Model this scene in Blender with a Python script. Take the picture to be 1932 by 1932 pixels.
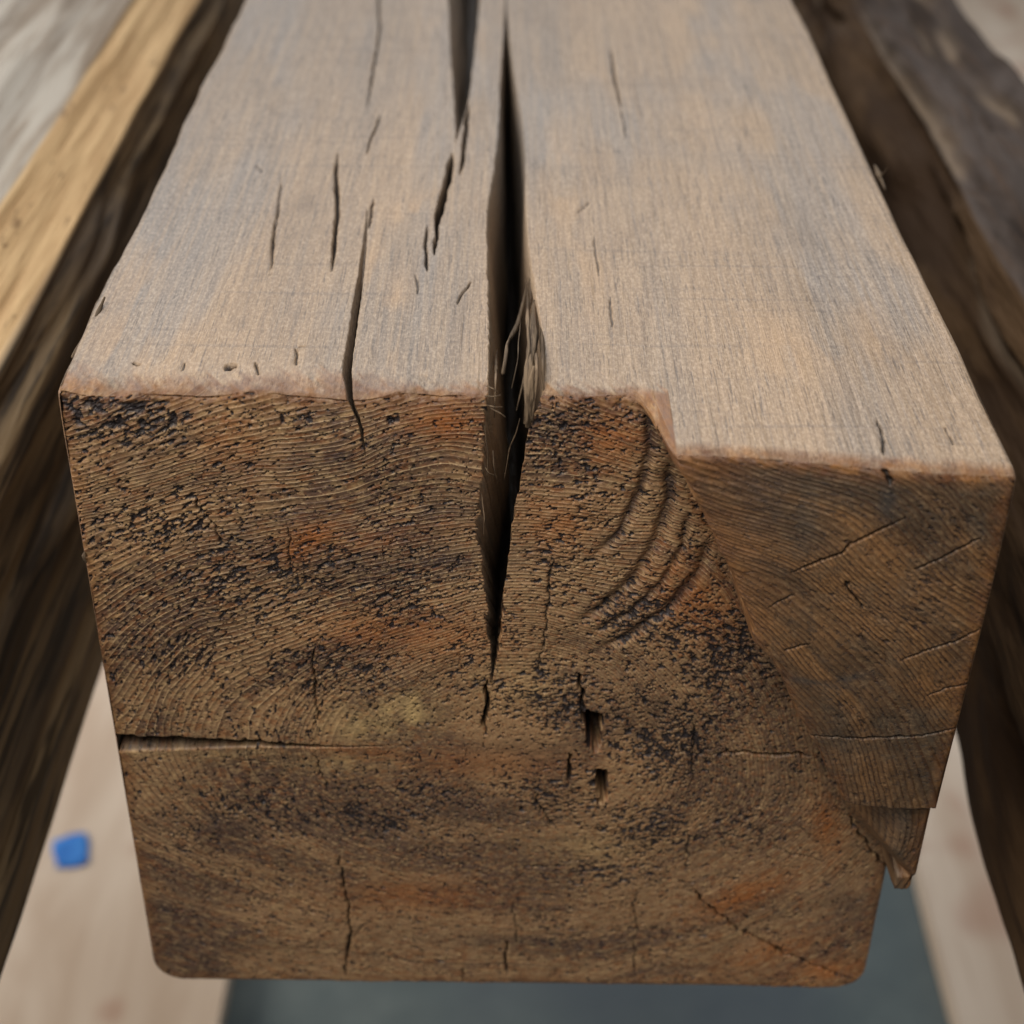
import bpy, math, random
import numpy as np
from mathutils import Matrix, Vector

scene = bpy.context.scene
for o in list(bpy.data.objects): bpy.data.objects.remove(o)
random.seed(7); RNG = np.random.default_rng(11)

# ------------------------------------------------------------------ camera
# The photograph's vanishing points give the lens and the tilt; photo pixels
# (1932 px wide copy) become rays and are laid on the plane they belong to.
FPX = 3004.0; HALF = 966.0
def nrm(v): return v / np.linalg.norm(v)
Yc = nrm(np.array([15., -2045., FPX]))
Zc = -np.array([-69., 4414., FPX]); Zc = nrm(Zc - Yc * (Zc @ Yc))
Xc = np.cross(Yc, Zc)
RW = np.array([Xc, Yc, Zc])
def ray(px, py): return RW @ np.array([px - HALF, py - HALF, FPX])
CAM = -nrm(ray(966, 745)) * 0.34532
def on(px, py, axis, val):
    r = ray(px, py); return CAM + r * ((val - CAM[axis]) / r[axis])
def front(px, py, y=0.0):
    p = on(px, py, 1, y); return (p[0], p[2])
def top(px, py, z=0.0):
    p = on(px, py, 2, z); return (p[0], p[1])

cd = bpy.data.cameras.new('camera'); cam = bpy.data.objects.new('camera', cd)
scene.collection.objects.link(cam); scene.camera = cam
cd.sensor_width = 36.0; cd.lens = FPX / 1932.0 * 36.0
cd.clip_start = 0.01; cd.clip_end = 50
cam.matrix_world = Matrix(((RW[0, 0], -RW[0, 1], -RW[0, 2], CAM[0]),
                           (RW[1, 0], -RW[1, 1], -RW[1, 2], CAM[1]),
                           (RW[2, 0], -RW[2, 1], -RW[2, 2], CAM[2]), (0, 0, 0, 1)))
cd.dof.use_dof = True
cd.dof.focus_distance = 0.364
cd.dof.aperture_fstop = 12.0

# ------------------------------------------------------------------ light
world = bpy.data.worlds.new('World'); scene.world = world; world.use_nodes = True
bg = world.node_tree.nodes['Background']
bg.inputs['Color'].default_value = (0.88, 0.94, 1.0, 1); bg.inputs['Strength'].default_value = 0.21
def area(name, loc, target, size, power, col):
    l = bpy.data.lights.new(name, 'AREA'); l.shape = 'RECTANGLE'; l.size, l.size_y = size; l.energy = power; l.color = col
    o = bpy.data.objects.new(name, l); scene.collection.objects.link(o); o.location = loc
    o.rotation_euler = (Vector(target) - Vector(loc)).to_track_quat('-Z', 'Y').to_euler(); return o
area('skylight', (-0.35, 1.55, 1.55), (0, 0.12, 0), (2.2, 1.3), 32, (0.92, 0.95, 1.0))
area('overhead_light', (-0.28, -0.46, 0.78), (0, 0.02, -0.1), (0.7, 0.45), 9.5, (1.0, 0.93, 0.84))
area('floor_fill_light', (-1.7, 0.30, 0.35), (-0.1, 0.35, -0.65), (1.2, 0.8), 18, (1.0, 0.93, 0.84))  # unseen fill lamp, added to brighten the floor
scene.view_settings.view_transform = 'Standard'; scene.view_settings.look = 'None'
scene.view_settings.exposure = 0.0; scene.view_settings.gamma = 1.0
scene.view_settings.use_curve_mapping = False
scene.render.engine = 'CYCLES'

# ------------------------------------------------------------------ noise (numpy)
def _h(ix, iy, iz, seed):
    h = (ix.astype(np.uint32) * np.uint32(374761393) + iy.astype(np.uint32) * np.uint32(668265263)
         + iz.astype(np.uint32) * np.uint32(2147483647) + np.uint32(seed * 144665 + 1013))
    h = (h ^ (h >> np.uint32(13))) * np.uint32(1274126177)
    h = (h ^ (h >> np.uint32(15))) * np.uint32(2246822519)
    return (h ^ (h >> np.uint32(16))).astype(np.float32) * np.float32(2 / 4294967295.0) - np.float32(1)
def vnoise(x, y, z=None, seed=0):
    """smooth value noise, about -1..1"""
    x = np.asarray(x, np.float32); y = np.asarray(y, np.float32)
    if z is None: z = np.zeros_like(x) + np.float32(0.5)
    z = np.asarray(z, np.float32) + np.zeros_like(x)
    fx, fy, fz = np.floor(x), np.floor(y), np.floor(z)
    ix, iy, iz = (a.astype(np.int64) & 0xffffffff for a in (fx, fy, fz))
    tx, ty, tz = x - fx, y - fy, z - fz
    sx, sy, sz = (t * t * t * (t * (t * 6 - 15) + 10) for t in (tx, ty, tz))
    out = 0
    for dx in (0, 1):
        wx = sx if dx else 1 - sx
        for dy in (0, 1):
            wy = sy if dy else 1 - sy
            for dz in (0, 1):
                wz = sz if dz else 1 - sz
                out = out + wx * wy * wz * _h((ix + dx) & 0xffffffff, (iy + dy) & 0xffffffff, (iz + dz) & 0xffffffff, seed)
    return out * 1.5
def fbm(x, y, z=None, seed=0, octv=3, gain=.5):
    s = 0; a = 1.0; n = 0; k = 1.0
    for i in range(octv):
        s = s + a * vnoise(np.asarray(x) * k, np.asarray(y) * k, None if z is None else np.asarray(z) * k, seed + i * 17)
        n += a * a; a *= gain; k *= 2.03
    return s / math.sqrt(n)
def sstep(a, b, x):
    t = np.clip((x - a) / (b - a), 0, 1); return t * t * (3 - 2 * t)
def polydist(px, py, pts):
    """distance to a polyline and the fraction along it"""
    best = np.full(px.shape, 1e9); frac = np.zeros(px.shape)
    pts = np.asarray(pts, float); seg = np.hypot(*(np.diff(pts, axis=0).T)); L = seg.sum(); acc = 0
    for i in range(len(seg)):
        a, b = pts[i], pts[i + 1]; d = b - a
        t = np.clip(((px - a[0]) * d[0] + (py - a[1]) * d[1]) / (d @ d + 1e-12), 0, 1)
        q = np.hypot(px - a[0] - t * d[0], py - a[1] - t * d[1])
        m = q < best; best = np.where(m, q, best); frac = np.where(m, (acc + t * seg[i]) / L, frac); acc += seg[i]
    return best, frac

# ------------------------------------------------------------------ mesh helpers
COL = scene.collection
def mesh_obj(name, verts, faces, mat, parent=None, attrs=None, smooth=True):
    me = bpy.data.meshes.new(name)
    verts = np.ascontiguousarray(verts, np.float32); faces = np.asarray(faces, np.int32)
    n, k = faces.shape
    me.vertices.add(len(verts)); me.vertices.foreach_set('co', verts.ravel())
    me.loops.add(n * k); me.loops.foreach_set('vertex_index', faces.ravel())
    me.polygons.add(n); me.polygons.foreach_set('loop_start', np.arange(n, dtype=np.int32) * k)
    me.polygons.foreach_set('loop_total', np.full(n, k, np.int32))
    me.update(calc_edges=True)
    me.polygons.foreach_set('use_smooth', np.full(n, smooth))
    for an, av in (attrs or {}).items():
        a = me.attributes.new(an, 'FLOAT_COLOR', 'POINT')
        a.data.foreach_set('color', np.ascontiguousarray(av, np.float32).ravel())
    me.materials.append(mat)
    o = bpy.data.objects.new(name, me); COL.objects.link(o)
    if parent: o.parent = parent
    return o
def grid_faces(nu, nv, off=0):
    i = np.arange(nu * nv).reshape(nu, nv) + off
    return np.stack([i[:-1, :-1], i[1:, :-1], i[1:, 1:], i[:-1, 1:]], -1).reshape(-1, 4)
def compact(verts, faces, attrs):
    used = np.unique(faces); m = np.full(len(verts), -1, np.int64); m[used] = np.arange(len(used))
    return verts[used], m[faces], {k: v[used] for k, v in attrs.items()}
def empty(name, label, cat, loc=(0, 0, 0), group=None):
    o = bpy.data.objects.new(name, None); COL.objects.link(o); o.location = loc; o.empty_display_size = .02
    o['label'] = label; o['category'] = cat
    if group: o['group'] = group
    return o
def unparented(o, parent):
    """parent with the child's world place kept (children are modelled in world metres)"""
    o.parent = parent; o.matrix_parent_inverse = Matrix.Translation(parent.location).inverted(); return o

# ------------------------------------------------------------------ node helpers
class NT:
    def __init__(s, name):
        s.mat = bpy.data.materials.new(name); s.mat.use_nodes = True; s.t = s.mat.node_tree; s.t.nodes.clear()
        s.out = s.t.nodes.new('ShaderNodeOutputMaterial'); s.b = s.t.nodes.new('ShaderNodeBsdfPrincipled')
        s.t.links.new(s.b.outputs[0], s.out.inputs[0])
    def link(s, a, b):
        if hasattr(a, 'is_output'): s.t.links.new(a, b)
        elif isinstance(a, (tuple, list)) and len(a) == 3 and b.type == 'RGBA': b.default_value = (*a, 1)
        else: b.default_value = a
    def m(s, op, a, b=0.0, c=0.0, clamp=False):
        n = s.t.nodes.new('ShaderNodeMath'); n.operation = op; n.use_clamp = clamp
        s.link(a, n.inputs[0]); s.link(b, n.inputs[1]); s.link(c, n.inputs[2]); return n.outputs[0]
    def mul(s, a, b): return s.m('MULTIPLY', a, b)
    def add(s, a, b): return s.m('ADD', a, b)
    def coord(s):
        return s.t.nodes.new('ShaderNodeTexCoord').outputs['Object']
    def attr(s, name):
        n = s.t.nodes.new('ShaderNodeAttribute'); n.attribute_name = name
        sp = s.t.nodes.new('ShaderNodeSeparateColor'); s.t.links.new(n.outputs['Color'], sp.inputs[0])
        return sp.outputs[0], sp.outputs[1], sp.outputs[2], n.outputs['Alpha']
    def sep(s, v):
        n = s.t.nodes.new('ShaderNodeSeparateXYZ'); s.t.links.new(v, n.inputs[0]); return n.outputs
    def vec(s, x, y, z):
        n = s.t.nodes.new('ShaderNodeCombineXYZ')
        for i, a in enumerate((x, y, z)): s.link(a, n.inputs[i])
        return n.outputs[0]
    def scale(s, v, k):
        n = s.t.nodes.new('ShaderNodeVectorMath'); n.operation = 'MULTIPLY'; s.link(v, n.inputs[0]); n.inputs[1].default_value = k if isinstance(k, tuple) else (k, k, k); return n.outputs[0]
    def vadd(s, a, b):
        n = s.t.nodes.new('ShaderNodeVectorMath'); n.operation = 'ADD'; s.link(a, n.inputs[0]); s.link(b, n.inputs[1]); return n.outputs[0]
    def noise(s, v, scale=1.0, detail=2.0, rough=.55, dist=0.0):
        n = s.t.nodes.new('ShaderNodeTexNoise'); s.link(v, n.inputs['Vector'])
        n.inputs['Scale'].default_value = scale; n.inputs['Detail'].default_value = detail
        n.inputs['Roughness'].default_value = rough; n.inputs['Distortion'].default_value = dist; return n.outputs[0]
    def voro(s, v, scale=1.0, feat='F1'):
        n = s.t.nodes.new('ShaderNodeTexVoronoi'); n.feature = feat; s.link(v, n.inputs['Vector']); n.inputs['Scale'].default_value = scale; return n.outputs['Distance']
    def ss(s, a, b, x):
        n = s.t.nodes.new('ShaderNodeMapRange'); n.interpolation_type = 'SMOOTHSTEP'; s.link(x, n.inputs[0])
        n.inputs[1].default_value = a; n.inputs[2].default_value = b; n.inputs[3].default_value = 0; n.inputs[4].default_value = 1; return n.outputs[0]
    def mix(s, f, a, b, mode='MIX'):
        n = s.t.nodes.new('ShaderNodeMix'); n.data_type = 'RGBA'; n.blend_type = mode
        s.link(f, n.inputs[0]); s.link(a, n.inputs[6]); s.link(b, n.inputs[7]); return n.outputs[2]
    def bump(s, h, dist, strength=1.0, normal=None):
        n = s.t.nodes.new('ShaderNodeBump'); n.inputs['Strength'].default_value = strength; n.inputs['Distance'].default_value = dist
        s.link(h, n.inputs['Height'])
        if normal is not None: s.t.links.new(normal, n.inputs['Normal'])
        return n.outputs[0]
    def finish(s, col, rough=.6, spec=.3, normal=None):
        s.link(col, s.b.inputs['Base Color']); s.link(rough, s.b.inputs['Roughness'])
        s.b.inputs['Specular IOR Level'].default_value = spec
        if normal is not None: s.t.links.new(normal, s.b.inputs['Normal'])
        return s.mat

def srgb(r, g, b):
    return tuple((c / 255 / 12.92) if c / 255 < .04045 else ((c / 255 + .055) / 1.055) ** 2.4 for c in (r, g, b))

# ------------------------------------------------------------------ materials
PITH = front(985, 1415)                     # where every ring and every check points to

def wood_main():
    n = NT('oiled_old_timber'); P = n.coord(); X = n.sep(P)
    E, pit, crack, amber = n.attr('mask_a')      # end grain, pits, checks, amber resin
    pale, dark, blk, edge = n.attr('mask_b')     # pale, purple-brown stain, sawn corner block, worn edge
    ph, big, mid, g1 = n.attr('mask_c')          # ring count from the pith, slow colour drifts
    dx = n.mul(n.add(X[0], -PITH[0]), .7); dz = n.add(X[2], -PITH[1])
    th = n.m('ARCTAN2', dz, dx); rw = n.mul(ph, 1 / 880.0)
    saw = n.m('FRACT', ph)
    late = n.mul(n.ss(.35, .85, saw), n.m('SUBTRACT', 1.0, n.ss(.88, 1.0, saw)))
    late = n.mul(late, n.ss(20 + 10, 20 + 36, ph))
    lineh = n.mul(n.mul(n.ss(.84, .90, saw), n.m('SUBTRACT', 1.0, n.ss(.94, 1.0, saw))), n.ss(20 + 14, 20 + 44, ph))
    ringid = n.m('FLOOR', ph)
    wn = n.t.nodes.new('ShaderNodeTexWhiteNoise'); wn.noise_dimensions = '1D'; n.link(ringid, wn.inputs['W']); rr = wn.outputs[0]
    pol = n.vec(n.mul(th, 55.0), n.mul(rw, 1000.0), n.mul(X[1], 40.0))
    fine = n.noise(n.scale(P, (1500, 700, 1500)), 1, 2, .7)
    streak = n.noise(n.vec(n.mul(th, 26.0), n.mul(rw, 520.0), 0), 1, 2, .6)
    # --- end grain
    c = n.mix(n.ss(.34, .66, big), srgb(98, 74, 61), srgb(166, 130, 94))
    c = n.mix(n.mul(n.ss(.46, .66, streak), .7), c, srgb(150, 97, 56))
    c = n.mix(n.mul(n.ss(.44, .70, n.noise(pol, .55, 2, .65)), .60), c, srgb(194, 160, 114))
    c = n.mix(n.mul(n.mul(late, n.ss(.28, .52, streak)), n.m('MULTIPLY_ADD', rr, .45, .36)), c, srgb(74, 48, 35))
    c = n.mix(n.mul(n.mul(lineh, rr), .7), c, srgb(206, 176, 132))
    c = n.mix(n.mul(amber, n.ss(.2, .5, streak)), c, srgb(170, 100, 42))
    c = n.mix(n.mul(pale, .95), c, srgb(224, 190, 130))
    c = n.mix(n.mul(dark, .85), c, srgb(62, 48, 48))
    bc = n.mix(n.ss(.34, .66, big), srgb(92, 74, 56), srgb(142, 104, 66))
    bc = n.mix(n.mul(late, n.m('MULTIPLY_ADD', rr, .5, .5)), bc, srgb(76, 50, 32))
    bc = n.mix(n.mul(n.ss(.5, .66, mid), .2), bc, srgb(92, 88, 78))
    bc = n.mix(n.mul(dark, .8), bc, srgb(62, 62, 62))
    bc = n.mix(n.mul(amber, .55), bc, srgb(146, 92, 40))
    c = n.mix(blk, c, bc)
    # pores and torn cells on the end grain
    pores = n.noise(pol, 1.5, 2, .7)
    pore = n.m('MAXIMUM', n.mul(n.ss(.58, .68, pores), n.ss(.02, .35, n.add(pit, .08))), n.mul(n.mul(n.ss(.58, .66, pores), blk), .7))
    fleck = n.mul(n.mul(n.m('SUBTRACT', 1.0, n.ss(.34, .45, pores)), n.m('SUBTRACT', 1.0, n.mul(blk, .7))), n.m('SUBTRACT', 1.0, n.mul(amber, .7)))
    c = n.mix(n.mul(fleck, .50), c, srgb(206, 174, 130))
    c = n.mix(n.mul(pore, .75), c, srgb(50, 42, 42))
    # --- long grain (top and sides): dry grey over brown
    g2 = n.noise(n.scale(P, (860, 11, 860)), 1, 2, .7)
    g3 = n.noise(n.scale(P, (2200, 80, 2200)), 1, 2, .75)
    saws = n.noise(n.scale(P, (7, 330, 7)), 1, 2, .7)
    lt = n.mix(n.ss(.34, .66, g1), srgb(142, 126, 110), srgb(168, 142, 114))
    lt = n.mix(n.mul(n.ss(.5, .68, big), .55), lt, srgb(136, 131, 127))
    lt = n.mix(n.mul(n.ss(.42, .66, g2), .34), lt, srgb(188, 160, 128))
    lt = n.mix(n.mul(n.m('SUBTRACT', 1.0, n.ss(.30, .48, g2)), .30), lt, srgb(122, 112, 104))
    lt = n.mix(n.mul(late, .14), lt, srgb(110, 88, 70))
    lt = n.mix(n.mul(n.ss(.54, .68, g3), .62), lt, srgb(88, 78, 70))
    lt = n.mix(n.mul(n.ss(.54, .72, saws), .30), lt, srgb(104, 92, 84))
    lt = n.mix(n.mul(n.ss(.42, .75, fine), .25), lt, srgb(205, 190, 172))
    lt = n.mix(n.mul(dark, .5), lt, srgb(96, 82, 70))
    lt = n.mix(n.mul(amber, .6), lt, srgb(200, 160, 114))
    c = n.mix(E, lt, c)
    # worn, oiled arris
    ec = n.mix(n.ss(.3, .7, mid), srgb(106, 64, 32), srgb(158, 108, 58))
    ec = n.mix(n.mul(n.ss(.42, .62, streak), .7), ec, srgb(112, 76, 56))
    c = n.mix(n.mul(edge, .9), c, ec)
    # grain of single cells, then dirt in the checks
    c = n.mix(n.ss(.3, .75, fine), n.mix(.25, c, (0, 0, 0)), c)
    c = n.mix(n.mul(n.ss(.08, .75, pit), .93), c, srgb(36, 33, 38))  # stained pits, their bluish cast a painted sky reflection
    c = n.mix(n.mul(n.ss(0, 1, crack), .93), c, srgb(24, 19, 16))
    h = n.add(n.mul(late, .35), n.add(n.mul(fine, .5), n.mul(n.mul(pore, -1.0), 1.4)))
    hl = n.add(n.mul(g3, -.7), n.mul(fine, .55))
    hh = n.add(n.mul(h, E), n.mul(hl, n.m('SUBTRACT', 1.0, E)))
    nb = n.bump(hh, .00026, .85)
    rough = n.m('MULTIPLY_ADD', fine, .22, n.m('MULTIPLY_ADD', n.m('SUBTRACT', 1.0, E), -.02, .40))
    return n.finish(c, rough, .42, nb)

def wood_inside():
    n = NT('raw_split_wood'); P = n.coord()
    a = n.noise(n.scale(P, (300, 20, 60)), 1, 3, .6)
    b = n.noise(n.scale(P, (1500, 90, 260)), 1, 2, .6)
    c = n.mix(n.ss(.35, .65, a), srgb(86, 72, 56), srgb(132, 112, 90))
    c = n.mix(n.mul(n.ss(.45, .65, b), .6), c, srgb(60, 48, 38))
    return n.finish(c, .7, .2, n.bump(n.add(a, b), .0006, .8))

def wood_left():
    n = NT('weathered_grey_timber'); P = n.coord(); E, worn, sidem, _ = n.attr('mask_a')
    a = n.noise(n.scale(P, (50, 5, 50)), 1, 4, .6, .5); b = n.noise(n.scale(P, (260, 14, 260)), 1, 3, .65)
    sp = n.noise(n.scale(P, (230, 60, 230)), 1, 3, .7)
    t = n.mix(n.ss(.35, .65, a), srgb(118, 104, 88), srgb(166, 158, 146))
    t = n.mix(n.mul(n.ss(.45, .7, b), .6), t, srgb(120, 102, 82))
    sd = n.mix(n.ss(.38, .62, a), srgb(78, 64, 48), srgb(124, 104, 76))
    sd = n.mix(n.mul(n.ss(.48, .60, b), .8), sd, srgb(40, 32, 24))
    t = n.mix(sidem, t, sd)
    wc = n.mix(n.ss(.35, .65, b), srgb(190, 156, 112), srgb(210, 178, 132))
    wc = n.mix(n.mul(n.ss(.60, .74, sp), .7), wc, srgb(110, 82, 54))
    t = n.mix(worn, t, wc)
    return n.finish(t, .72, .25, n.bump(n.add(a, b), .002, .6))

def wood_right():
    n = NT('dark_hewn_timber'); P = n.coord(); E, ledge_glint, sidem, _ = n.attr('mask_a')
    a = n.noise(n.scale(P, (40, 9, 40)), 1, 4, .6, .6); b = n.noise(n.scale(P, (220, 20, 220)), 1, 3, .65)
    t = n.mix(n.ss(.35, .65, a), srgb(50, 40, 33), srgb(88, 78, 72))
    t = n.mix(n.mul(n.ss(.45, .7, b), .6), t, srgb(84, 66, 52))
    sd = n.mix(n.ss(.38, .62, a), srgb(58, 42, 28), srgb(82, 62, 42))
    t = n.mix(sidem, t, sd)
    t = n.mix(n.mul(ledge_glint, .8), t, srgb(136, 118, 98))  # ledge highlights painted into the colour
    return n.finish(t, .85, .12, n.bump(n.add(a, b), .003, .7))

def ply():
    n = NT('pale_sheathing_board'); P = n.coord()
    a = n.noise(n.scale(P, (14, 3, 14)), 1, 4, .6, .8); b = n.noise(n.scale(P, (120, 6, 60)), 1, 3, .6)
    k = n.noise(n.scale(P, (16, 13, 16)), 1, 1, .4)
    t = n.mix(n.ss(.35, .65, a), srgb(208, 184, 160), srgb(228, 208, 186))
    t = n.mix(n.mul(n.ss(.5, .75, b), .5), t, srgb(196, 168, 142))
    t = n.mix(n.mul(n.ss(.58, .72, k), .6), t, srgb(170, 112, 86))
    return n.finish(t, .65, .3, n.bump(b, .0008, .4))

def concrete():
    n = NT('grey_workshop_floor'); P = n.coord()
    a = n.noise(P, 7, 4, .6); b = n.noise(P, 60, 3, .6)
    t = n.mix(n.ss(.35, .65, a), srgb(92, 104, 106), srgb(120, 130, 128))
    t = n.mix(n.mul(n.ss(.56, .68, n.noise(P, 3.5, 2, .5)), .6), t, srgb(62, 72, 88))
    return n.finish(n.mix(n.mul(b, .25), t, (.08, .09, .09)), .75, .3)

def tape():
    n = NT('blue_masking_tape'); P = n.coord()
    a = n.noise(P, 70, 3, .6)
    return n.finish(n.mix(n.ss(.35, .65, a), srgb(40, 108, 196), srgb(72, 146, 226)), .6, .3, n.bump(n.noise(P, 400, 2, .5), .0005, .5))

M_MAIN = wood_main(); M_IN = wood_inside()

# ------------------------------------------------------------------ the setting: floor
fl = []
FLZ = -0.66
gx = np.linspace(-3, 3, 61); gy = np.linspace(-2, 4, 61)
GX, GY = np.meshgrid(gx, gy, indexing='ij')
v = np.stack([GX, GY, FLZ - .001 + .001 * vnoise(GX * 3, GY * 3)], -1).reshape(-1, 3)
floor = mesh_obj('floor', v, grid_faces(61, 61), concrete()); floor['kind'] = 'structure'

# ------------------------------------------------------------------ the main timber
X0, X1, ZB = -0.0989, 0.1024, -0.1935
YEND = 0.62
def on_top_tab(lst):   # (py, px) pairs traced on the top plane -> (y, x)
    q = [top(px, py) for py, px in lst]; q = sorted((b, a) for a, b in q); return np.array(q)
def on_front_tab(lst, y=0.0):
    q = [front(px, py, y) for py, px in lst]; q = sorted((b, a) for a, b in q); return np.array(q)

step = 0.00028
def lines_with(a, b, ref_list):
    """grid lines a..b at `step`, with n extra lines squeezed in at every ref"""
    segs = []; tags = []
    refs = sorted(ref_list); cur = a
    for r, nI, k in refs:
        m = max(2, int(round((r - cur) / step)) + 1)
        segs.append(np.linspace(cur, r, m)); tags.append(np.stack([np.full(m, -1.), np.zeros(m)], 1))
        t = np.linspace(0, 1, nI + 2)[1:-1]
        segs.append(np.full(nI, r)); tags.append(np.stack([np.full(nI, float(k)), t], 1)); cur = r
    m = max(2, int(round((b - cur) / step)) + 1)
    segs.append(np.linspace(cur, b, m)); tags.append(np.stack([np.full(m, -1.), np.zeros(m)], 1))
    return np.concatenate(segs), np.concatenate(tags)

# checks that open wide: edges traced in the photograph -------------------
# crack 0: the big central check; v<0 is height on the end face, v>0 distance back on the top
c0L = np.concatenate([on_front_tab([(1290, 928), (1180, 920), (1100, 912), (1000, 898), (930, 905), (860, 912), (800, 914), (745, 918)]),
                      on_top_tab([(700, 921), (600, 922), (500, 918), (400, 918), (330, 930), (250, 940), (150, 944), (60, 950), (20, 953), (-40, 955)])])
c0R = np.concatenate([on_front_tab([(1290, 928.5), (1230, 938), (1100, 952), (1000, 966), (900, 984), (820, 994), (745, 1022)]),
                      on_top_tab([(700, 1030), (640, 1026), (560, 1012), (470, 998), (400, 992), (280, 991), (220, 985), (150, 972), (80, 962), (20, 956), (-40, 955.5)])])
# crack 1: upper check left of it, on the top only
c1L = on_top_tab([(268, 860), (200, 857), (100, 850), (0, 845), (-120, 842), (-300, 842)])
c1R = on_top_tab([(268, 860.5), (230, 873), (180, 886), (100, 895), (0, 906), (-120, 905), (-300, 890)])
# crack 2: the thin leaning check that folds over the arris
c2L = np.concatenate([on_front_tab([(858, 690), (800, 676), (745, 655)]),
                      on_top_tab([(700, 645), (640, 655), (560, 667), (480, 681), (430, 688), (395, 692)])])
c2R = np.concatenate([on_front_tab([(858, 690.5), (800, 684), (745, 666)]),
                      on_top_tab([(700, 663), (640, 671), (560, 682), (480, 691), (430, 693), (395, 692.5)])])
XREF = {0: 0.0, 1: -0.0172, 2: -0.0360}
NI = {0: 34, 1: 22, 2: 14}
xs, xtag = lines_with(X0, X1, [(XREF[k], NI[k], k) for k in XREF])
ZH = front(500, 1402)[1]                     # the level check in the left half
zs, ztag = lines_with(ZB, 0.0, [(ZH, 12, 9)])
ys = [0.0]; st = 0.00034
while ys[-1] < 0.30: ys.append(ys[-1] + st); st = min(st * 1.006, 0.0016)
while ys[-1] < YEND: ys.append(ys[-1] + 0.012)
ys = np.array(ys); YEND = ys[-1]

vv = np.concatenate([zs, ys[1:]])            # one sheet: up the end face, over the arris, back along the top
NX, NV = len(xs), len(vv)
tabs = {0: (c0L, c0R), 1: (c1L, c1R), 2: (c2L, c2R)}
Xg = np.repeat(xs[:, None], NV, 1); Vg = np.repeat(vv[None, :], NX, 0)
INT = np.full((NX, NV), -1.0); TT = np.zeros((NX, NV))
jag = {}
for k, (L, Rr) in tabs.items():
    cl = np.interp(vv, L[:, 0], L[:, 1]); cr = np.interp(vv, Rr[:, 0], Rr[:, 1])
    lo, hi = max(L[0, 0], Rr[0, 0]), min(L[-1, 0], Rr[-1, 0])
    inside = (vv > lo) & (vv < hi)
    ra = np.where(vv < 0, 1.0, .35)
    j1 = (fbm(vv * 420, vv * 0 + k, seed=40 + k, octv=3) * .00055) * ra; j2 = (fbm(vv * 420, vv * 0 + 9 + k, seed=60 + k, octv=3) * .00040) * ra
    wob = np.minimum(1, np.maximum(cr - cl, 0) / .003)
    cl = cl + j1 * wob; cr = np.maximum(cr + j2 * wob, cl + 1e-5)
    mid = .5 * (cl + cr); past = np.maximum(lo - vv, vv - hi)
    cwid = np.minimum(NI[k] * step * .6, np.maximum(past, 0) * .6 + 2e-5)
    cl = np.where(inside, cl, mid - cwid / 2); cr = np.where(inside, cr, mid + cwid / 2)
    jag[k] = (cl, cr, inside)
    reach = {0: .013, 1: .009, 2: .009}[k]
    xr = XREF[k]
    cols = xtag[:, 0] == k
    left = (~cols) & (xs <= xr) & (np.arange(NX) < np.argmax(cols)); right = (~cols) & (np.arange(NX) > np.argmax(cols))
    gL = np.clip(1 - (xr - xs) / reach, 0, 1); gR = np.clip(1 - (xs - xr) / reach, 0, 1)
    gL = gL * gL * (3 - 2 * gL); gR = gR * gR * (3 - 2 * gR)
    j0 = np.argmax(cols); j1 = j0 + cols.sum()
    Xg += np.where(left, gL, 0)[:, None] * (cl - Xg[j0 - 1])[None, :] + np.where(right, gR, 0)[:, None] * (cr - Xg[j1])[None, :]
    t = xtag[:, 1]
    Xg[cols] = cl[None, :] + (cr - cl)[None, :] * t[cols][:, None]
    INT[cols] = np.where(inside, k, -1)[None, :]; TT[cols] = t[cols][:, None]
# rows of the level check
zrow = np.concatenate([ztag[:, 0], np.full(len(ys) - 1, -1.)]) == 9
zt = np.concatenate([ztag[:, 1], np.zeros(len(ys) - 1)])
hx = np.array([front(px, py)[0] for px, py in [(100, 1390), (215, 1392), (300, 1392), (450, 1396), (600, 1404), (722, 1408)]])
hT = np.array([front(px, py)[1] for px, py in [(100, 1387), (215, 1387), (300, 1388), (450, 1393), (600, 1404), (722, 1408)]])
hB = np.array([front(px, py)[1] for px, py in [(100, 1421), (215, 1421), (300, 1416), (450, 1409), (600, 1409), (722, 1409)]])
zT = np.interp(Xg[:, 0], hx, hT); zBm = np.interp(Xg[:, 0], hx, hB)
inH = Xg[:, 0] < hx[-1]
zT = zT + np.where(inH, fbm(Xg[:, 0] * 500, Xg[:, 0] * 0, seed=90, octv=3) * .0003, 0)
zm = .5 * (zT + zBm); hw_ = np.minimum(12 * step * .6, np.maximum(Xg[:, 0] - hx[-1], 0) * .5 + 2e-5) / 2
zT = np.where(inH, np.maximum(zT, zBm + 1e-5), zm + hw_); zBm = np.where(inH, zBm, zm - hw_)
nofs = np.arange(NV); zi0 = np.argmax(zrow)
below = (nofs < zi0) & (vv <= 0); above = (~zrow) & (nofs > zi0) & (vv <= 0)
gz = np.clip(1 - np.abs(vv - ZH) / .012, 0, 1); gz = gz * gz * (3 - 2 * gz)
fadeX = np.ones(NX)
Vg = Vg + np.where(below, gz, 0)[None, :] * ((zBm - ZH) * fadeX)[:, None] + np.where(above, gz, 0)[None, :] * ((zT - ZH) * fadeX)[:, None]
Vg[:, zrow] = ((ZH + (zBm - ZH) * fadeX)[:, None] * (1 - zt[zrow])[None, :] + (ZH + (zT - ZH) * fadeX)[:, None] * zt[zrow][None, :])
INTH = np.zeros((NX, NV), bool); INTH[:, zrow] = inH[:, None]

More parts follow.
